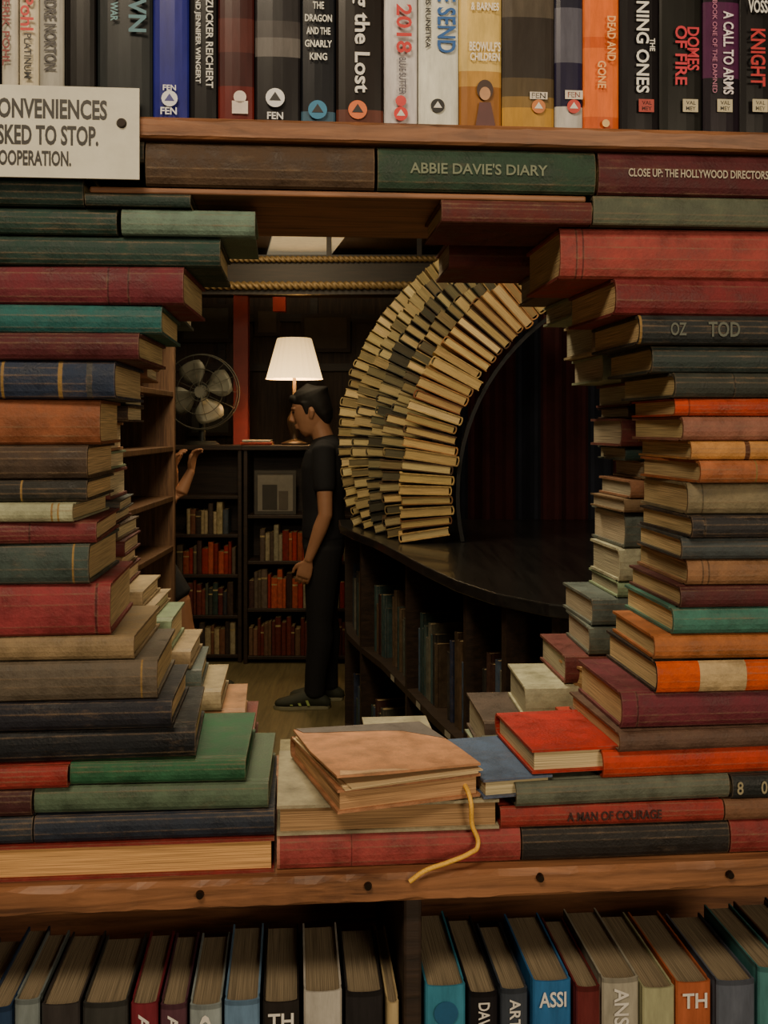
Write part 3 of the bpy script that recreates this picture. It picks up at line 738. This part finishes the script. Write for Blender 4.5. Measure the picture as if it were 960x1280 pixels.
for k in range(3,9):
    a=Vector(i1[k]);b=Vector(i1[k+1]); t=(b-a).normalized(); nr=Vector((-t.y,t.x)); c=(a+b)/2-nr*.002
    mb.add([(c.x-t.x*.03,c.y-t.y*.03,.532),(c.x+t.x*.03,c.y+t.y*.03,.532),(c.x+t.x*.03,c.y+t.y*.03,.553),(c.x-t.x*.03,c.y-t.y*.03,.553)],[(0,1,2,3)],0,S(170,165,150))
mb.obj('shelf_labels',[m_plain],parent=cnt)

# ================================================================== BOOK TUNNEL ARCH
arch=bpy.data.objects.new('book_arch_tunnel',None); scene.collection.objects.link(arch)
am=MB()
PALS=[([S(190,160,108),S(150,108,66),S(170,126,80),S(112,74,46),S(80,54,38),S(140,82,54)],[S(220,194,140),S(208,178,120),S(196,168,112),S(176,144,96)]),
([S(120,108,74),S(60,66,50),S(50,52,44),S(150,128,84),S(80,60,40)],[S(198,172,118),S(164,148,106),S(128,114,80),S(90,84,64)]),
([S(46,52,46),S(36,36,34),S(80,88,70),S(60,50,36),S(100,92,66)],[S(142,128,92),S(170,152,108),S(100,94,70),S(70,66,52)]),
([S(150,134,94),S(86,80,56),S(50,50,42),S(170,148,102)],[S(196,174,124),S(168,150,106),S(120,108,78)]),
([S(190,170,118),S(160,138,92),S(100,86,54)],[S(218,196,144),S(198,176,124),S(160,142,98)])]
rings=5; RP=[]
for r in range(rings):
    f=r/(rings-1); y0=4.0+.172*r
    cx=1.14-.38*f; cz=1.232+.20*f; RO=1.085-.118*f; RP.append((y0,cx,cz,RO))
    th0=PI+math.asin(min(.9,(cz-ZC-.022)/RO)); th1=math.radians(124-4*f)
    n=int((th0-th1)*RO/.046); rj=0
    for k in range(n+1):
        th=th0+(th1-th0)*k/n+random.uniform(-.002,.002)
        rad=Vector((math.cos(th),0,math.sin(th))); tan=Vector((math.sin(th),0,-math.cos(th)))
        rj=.6*rj+random.uniform(-.012,.012)
        W=random.uniform(.195,.22); ro=RO+rj
        T=random.uniform(.031,.041); L=random.uniform(.115,.148)
        yy=y0+random.uniform(0,.012)
        if random.random()<.82:
            M=basis((0,1,0),tuple(rad),tuple(tan),tuple(Vector((cx,yy,cz))+rad*(ro-W)-tan*(T/2)))
        else:
            M=basis((0,1,0),tuple(-rad),tuple(tan),tuple(Vector((cx,yy,cz))+rad*ro-tan*(T/2)))
        cc,pp=PALS[r]
        book(am,M,L,W,T,jit(random.choice(cc),.25),jit(random.choice(pp),.15),c=.0045 if r==0 else .004)
am.obj('books',BM,parent=arch)
mb=MB()
for r in (0,2,4):
    y0,cx,cz,RO=RP[r]; RI=RO-.225; y0+=.08; n=48; vs=[]
    a0=PI+math.asin((cz-ZC)/RI)
    for k in range(n+1):
        th=a0-(2*a0-PI)*k/n
        for (rr,yy) in((RI-.0,-.02),(RI-.0,.02),(RI-.015,.02),(RI-.015,-.02)):
            vs.append((cx+rr*math.cos(th),y0+yy,max(ZC+.001,cz+rr*math.sin(th))))
    mb.add(vs,[(k*4+j,k*4+(j+1)%4,(k+1)*4+(j+1)%4,(k+1)*4+j) for k in range(n) for j in range(4)]+[(0,1,2,3),(n*4,n*4+1,n*4+2,n*4+3)],0,(1,1,1,1))
mb.obj('hoops',[simple('black_iron',S(22,21,21),.6)],parent=arch)
mb=MB(); vs=[];n=160
for k in range(n+1):
    x=.30+2.75*k/n; y=5.2+.035*math.sin(k*.9)+.02*math.sin(k*.37)
    vs+=[(x,y,.02),(x,y,2.72)]
for k in range(n):
    c=S(78,34,34) if (k//7)%3 else S(40,44,58)
    mb.add([vs[2*k],vs[2*k+2],vs[2*k+3],vs[2*k+1]],[(0,1,2,3)],0,c,smooth=True)
mb.obj('curtain',[attr_mat('curtain_cloth',.9,10,.7,1.2,.1,200)],recalc=False)

# ================================================================== PEOPLE
m_skin=simple('skin',S(182,132,102),.55,nsc=30,var=.08)
m_hair=simple('hair',S(24,19,17),.7,nsc=120,var=.5)
m_tee=simple('tshirt_black',S(30,30,35),.85,nsc=60)
m_pants=simple('trousers_black',S(26,26,30),.85,nsc=60)
m_shoe=simple('shoe_dark',S(56,60,50),.7); m_green=simple('shoe_green',S(160,180,96),.6); m_sole=simple('shoe_sole',S(150,146,120),.7)
m_grey=simple('shirt_grey',S(60,56,56),.85); m_short=simple('shorts_dark',S(40,42,48),.85)
m_eye=simple('eye_dark',S(20,14,12),.3)
def loft(mb,ch,ref=(1,0,0),n=16):
    P=[Vector(c[:3]) for c in ch]; ref=Vector(ref); vs=[]
    for i,p in enumerate(P):
        t=(P[min(i+1,len(P)-1)]-P[max(i-1,0)]).normalized()
        a=(ref-t*ref.dot(t)).normalized(); b=t.cross(a)
        for k in range(n):
            th=2*PI*k/n; vs.append(tuple(p+a*math.cos(th)*ch[i][3]+b*math.sin(th)*ch[i][4]))
    m=len(P); t0=(P[1]-P[0]).normalized(); t1=(P[-1]-P[-2]).normalized()
    vs.append(tuple(P[0]-t0*min(ch[0][3],ch[0][4])*.6)); vs.append(tuple(P[-1]+t1*min(ch[-1][3],ch[-1][4])*.6))
    fs=[(i*n+k,i*n+(k+1)%n,(i+1)*n+(k+1)%n,(i+1)*n+k) for i in range(m-1) for k in range(n)]
    fs+=[(m*n,(k+1)%n,k) for k in range(n)]+[(m*n+1,(m-1)*n+k,(m-1)*n+(k+1)%n) for k in range(n)]
    mb.add(vs,fs,0,(1,1,1,1),smooth=True)
def fleshed(mb,name,mat,parent,vox=.007,sm=4):
    ob=mb.obj(name,[mat],parent=parent)
    r=ob.modifiers.new('r','REMESH'); r.mode='VOXEL'; r.voxel_size=vox; r.use_smooth_shade=True
    s=ob.modifiers.new('s','SMOOTH'); s.iterations=sm; s.factor=.5
    return ob
def hand(mb,wr,d,e,pn,curl=.5):
    wr=Vector(wr); d=Vector(d).normalized(); e=(Vector(e)-d*Vector(e).dot(d)).normalized(); pn=(Vector(pn)-d*Vector(pn).dot(d)-e*Vector(pn).dot(e)).normalized()
    L=[(.0,.018,.025),(.03,.015,.036),(.07,.014,.042),(.09,.011,.04)]
    loft(mb,[tuple(wr+d*a)+(rb,ra) for a,ra,rb in L],ref=e)
    for k,(off,ln) in enumerate(((.031,.068),(.010,.077),(-.011,.072),(-.031,.056))):
        p=wr+d*.082+e*off; ch=[]; an=.15*curl
        ch.append(tuple(p-d*.01)+(.0092,.0092))
        for seg,f in enumerate((.42,.32,.26)):
            an+=curl*.55; q=d*math.cos(an)+pn*math.sin(an); p=p+q*ln*f; r=.0088-.0009*seg; ch.append(tuple(p)+(r,r))
        loft(mb,ch,ref=e,n=8)
    p=wr+d*.02+e*.022; ch=[tuple(p)+(.013,.013)]
    for q,l,r in((e*.75+d*.65+pn*.25,.035,.011),(e*.35+d*.9+pn*.3,.03,.0095),(d*.95+pn*.3,.022,.008)):
        p=p+q.normalized()*l; ch.append(tuple(p)+(r,r))
    loft(mb,ch,ref=e,n=8)
def person(loc,yaw,arms,legs,shirt_m,leg_m,shorts=False,nod=10):
    e=bpy.data.objects.new('person',None); scene.collection.objects.link(e)
    sk=MB(); sh=MB(); pt=MB(); hr=MB()
    loft(sk,[(.100,0,1.468,.024,.026),(.094,0,1.482,.046,.044),(.080,0,1.505,.068,.056),(.066,0,1.535,.086,.066),(.056,0,1.575,.096,.073),(.052,0,1.615,.098,.076),(.046,0,1.65,.092,.071),(.042,0,1.675,.068,.054),(.042,0,1.69,.03,.025)],n=24)
    loft(sk,[(.146,0,1.603,.008,.008),(.158,0,1.580,.009,.010),(.166,0,1.562,.011,.013),(.150,0,1.553,.009,.013)],ref=(0,1,0),n=10)
    loft(sk,[(.134,-.05,1.618,.007,.008),(.147,-.02,1.62,.008,.008),(.149,0,1.617,.007,.007),(.147,.02,1.62,.008,.008),(.134,.05,1.618,.007,.008)],ref=(0,0,1),n=8)
    loft(sk,[(.138,-.02,1.526,.006,.006),(.148,0,1.528,.007,.008),(.138,.02,1.526,.006,.006)],ref=(0,0,1),n=8)
    loft(sk,[(.137,-.017,1.514,.006,.006),(.146,0,1.512,.007,.008),(.137,.017,1.514,.006,.006)],ref=(0,0,1),n=8)
    for s_ in(-1,1):
        loft(sk,[(.052,s_*.073,1.548,.009,.006),(.046,s_*.081,1.566,.014,.008),(.040,s_*.085,1.588,.017,.008),(.044,s_*.080,1.606,.011,.007)],ref=(1,0,0),n=10)
    loft(hr,[(-.020,0,1.512,.022,.044),(-.022,0,1.53,.034,.058),(-.018,0,1.56,.052,.074),(.000,0,1.60,.072,.083),(.022,0,1.632,.094,.086),(.038,0,1.665,.108,.085),(.044,0,1.69,.100,.078),(.046,0,1.708,.078,.062),(.046,0,1.720,.045,.038)],n=28)
    loft(hr,[(.118,-.045,1.660,.020,.018),(.140,-.02,1.672,.022,.018),(.140,.02,1.672,.022,.018),(.118,.045,1.660,.020,.018)],ref=(0,0,1),n=10)
    for s_ in(-1,1): loft(hr,[(.072,s_*.071,1.575,.008,.006),(.070,s_*.074,1.605,.016,.009),(.066,s_*.074,1.64,.03,.012)],ref=(1,0,0),n=10)
    eye=MB()
    for s_ in(-1,1):
        loft(eye,[(.141,s_*.032-.009,1.598,.004,.005),(.145,s_*.032,1.598,.006,.006),(.141,s_*.032+.009,1.598,.004,.005)],ref=(0,0,1),n=8)
        loft(hr,[(.140,s_*.018,1.624,.003,.004),(.142,s_*.032,1.628,.0035,.004),(.134,s_*.05,1.624,.003,.004)],ref=(0,0,1),n=6)
    NM=Matrix.Translation((.02,0,1.48))@Matrix.Rotation(math.radians(nod),4,'Y')@Matrix.Translation((-.02,0,-1.48))
    for m_ in(sk,hr,eye): m_.v=[tuple(NM@Vector(p)) for p in m_.v]
    loft(sk,[(-.015,0,1.38,.07,.09),(.0,0,1.43,.058,.062),(.018,0,1.48,.055,.056),(.040,0,1.54,.058,.056)],n=18)
    loft(sh,[(-.0,0,.90,.118,.168),(0,0,.97,.118,.165),(.002,0,1.06,.112,.155),(.0,0,1.18,.122,.168),(-.005,0,1.28,.128,.18),(-.01,0,1.36,.112,.185),(-.01,0,1.405,.085,.15),(-.004,0,1.44,.062,.075)],n=24)
    loft(pt,[(0,0,.80,.105,.15),(0,0,.88,.118,.165),(0,0,.95,.112,.158),(0,0,1.0,.105,.15)],n=24)
    for s_,(el,wr,fd,eh,pn,curl) in arms.items():
        sx=Vector((-.008,s_*.175,1.375)); el=Vector(el); wr=Vector(wr)
        m1=sx.lerp(el,.35); m2=sx.lerp(el,.55)
        loft(sh,[tuple(Vector((-.008,s_*.12,1.38)))+(.06,.055),tuple(sx)+(.062,.058),tuple(m1)+(.060,.058),tuple(m2)+(.058,.056),tuple(sx.lerp(el,.62))+(.056,.054)])
        loft(sk,[tuple(sx)+(.048,.045),tuple(m1)+(.047,.045),tuple(sx.lerp(el,.75))+(.041,.040),tuple(el)+(.038,.036),tuple(el.lerp(wr,.3))+(.039,.036),tuple(el.lerp(wr,.7))+(.030,.027),tuple(wr)+(.023,.026)])
        hand(sk,wr,fd,eh,pn,curl)
    for s_,(kn,an,toe) in legs.items():
        hp=Vector((0,s_*.085,.86)); kn=Vector(kn); an=Vector(an)
        if not shorts:
            loft(pt,[tuple(hp)+(.105,.09),tuple(hp.lerp(kn,.4))+(.092,.085),tuple(kn)+(.070,.068),tuple(kn.lerp(an,.3)-Vector((.012,0,0)))+(.070,.066),tuple(kn.lerp(an,.75))+(.058,.056),tuple(an)+(.055,.053),tuple(an-Vector((0,0,.03)))+(.056,.054)])
        else:
            loft(pt,[tuple(hp)+(.105,.09),tuple(hp.lerp(kn,.4))+(.095,.088),tuple(hp.lerp(kn,.93))+(.085,.08)])
            loft(sk,[tuple(hp.lerp(kn,.6))+(.065,.065),tuple(kn)+(.054,.052),tuple(kn.lerp(an,.3)-Vector((.015,0,0)))+(.056,.052),tuple(kn.lerp(an,.7))+(.042,.04),tuple(an)+(.034,.032),tuple(an-Vector((0,0,.05)))+(.038,.034)])
        ax,ay=an.x,an.y
        so=MB(); T=Vector((toe[0],toe[1],0)).normalized()
        pts=[(-.075,.022,.026,.032),(-.05,.034,.032,.036),(.0,.048,.046,.038),(.045,.050,.044,.040),(.10,.038,.034,.046),(.15,.030,.027,.047),(.19,.026,.020,.038),(.205,.022,.014,.026)]
        loft(so,[(ax+T.x*a,ay,0.0+zc_+.004,hz,w) for a,zc_,hz,w in pts],ref=(0,0,1),n=16)
        so.obj('shoe',[m_shoe],parent=e)
        sl=MB(); outl=[(-.085,.0),(-.075,.028),(-.03,.036),(.04,.036),(.12,.050),(.18,.044),(.212,.02),(.218,0),(.212,-.02),(.18,-.044),(.12,-.050),(.04,-.036),(-.03,-.036),(-.075,-.028)]
        prism(sl,[(ax+T.x*a,ay+b_) for a,b_ in outl],0.0,.018); sl.obj('sole',[m_sole],parent=e,bevel=.003)
        gm=MB()
        for q in range(3):
            x=ax+T.x*(.02+.045*q)
            for sd in(-1,1):
                yy=ay+sd*.0445
                gm.add([(x,yy+sd*.002,.025),(x+.014,yy+sd*.003,.025),(x+.030,yy-sd*.008,.062-.008*q),(x+.016,yy-sd*.008,.062-.008*q)],[(0,1,2,3)],0,(1,1,1,1))
        gm.obj('shoe_stripes',[m_green],parent=e)
    fleshed(sk,'body',m_skin,e,.0045,3); fleshed(sh,'tshirt',shirt_m,e,.008,5); fleshed(pt,'trousers' if not shorts else 'shorts',leg_m,e,.009,5)
    fleshed(hr,'hair',m_hair,e,.0045,6); eye.obj('eyes',[m_eye],parent=e)
    e.matrix_world=Matrix.Translation(loc)@Matrix.Rotation(math.radians(yaw),4,'Z')
    return e
person((-.325,5.62,0),180,
 {1:((-.02,.215,1.04),(.07,.195,.80),(.30,-.05,-.95),(1,0,.2),(0,-1,0),.6), -1:((-.03,-.215,1.05),(.02,-.205,.80),(.1,0,-1),(1,0,.2),(0,1,0),.6)},
 {1:((.02,.085,.47),(.045,.085,.10),(1,0)), -1:((.0,-.09,.47),(-.02,-.09,.10),(1,0))},m_tee,m_pants)
person((-1.395,6.02,0),0,
 {-1:((.235,-.21,1.08),(.31,-.17,1.25),(.1,.1,1),(-.2,-.6,0),(1,.3,0),.8), 1:((.12,.21,1.10),(.16,.10,1.25),(.2,-.3,.9),(0,.8,0),(1,0,0),.8)},
 {-1:((.24,-.09,.50),(.33,-.09,.09),(1,0)), 1:((-.02,.09,.47),(-.06,.09,.09),(1,0))},m_grey,m_short,shorts=True)

# ================================================================== LIGHTS
def area(name,loc,tgt,size,en,col):
    l=bpy.data.lights.new(name,'AREA'); l.size=size; l.energy=en; l.color=col
    o=bpy.data.objects.new(name,l); scene.collection.objects.link(o); o.location=loc
    o.rotation_euler=(Vector(tgt)-Vector(loc)).to_track_quat('-Z','Y').to_euler(); return o
area('ceiling_light_shop',(-.35,-.25,2.7),(0,.95,1.35),.6,32,(1,.81,.56))
area('fill_light_shop',(1.3,-1.6,1.9),(0,.95,1.3),.8,31,(1,.81,.56))  # unseen fill added behind the camera to brighten the book wall, no real fixture
area('ceiling_light_aisle',(-.25,1.9,2.7),(-.05,1.6,0),.5,28,(1,.83,.54))
area('ceiling_light_room',(-.45,3.5,2.7),(.2,4.1,1.5),.5,27,(1,.80,.48))
area('ceiling_light_rear',(-.6,5.6,2.7),(-.6,6.3,0),.5,12,(1,.77,.45))
l=bpy.data.lights.new('lamp_bulb','POINT'); l.energy=22; l.color=(1,.68,.36); l.shadow_soft_size=.04
o=bpy.data.objects.new('lamp_bulb',l); scene.collection.objects.link(o); o.parent=lamp; o.location=(0,0,(zs0+zs1)/2-.02)
w=bpy.data.worlds.new('world'); scene.world=w; w.use_nodes=True
w.node_tree.nodes['Background'].inputs[0].default_value=(1,.81,.6,1); w.node_tree.nodes['Background'].inputs[1].default_value=.22

cam=bpy.data.cameras.new('camera'); co=bpy.data.objects.new('camera',cam); scene.collection.objects.link(co); scene.camera=co
co.location=(0,0,H); co.rotation_euler=(PI/2,0,0); cam.sensor_width=36; cam.lens=F/1280*36; cam.shift_y=-107/1280; cam.clip_start=.02
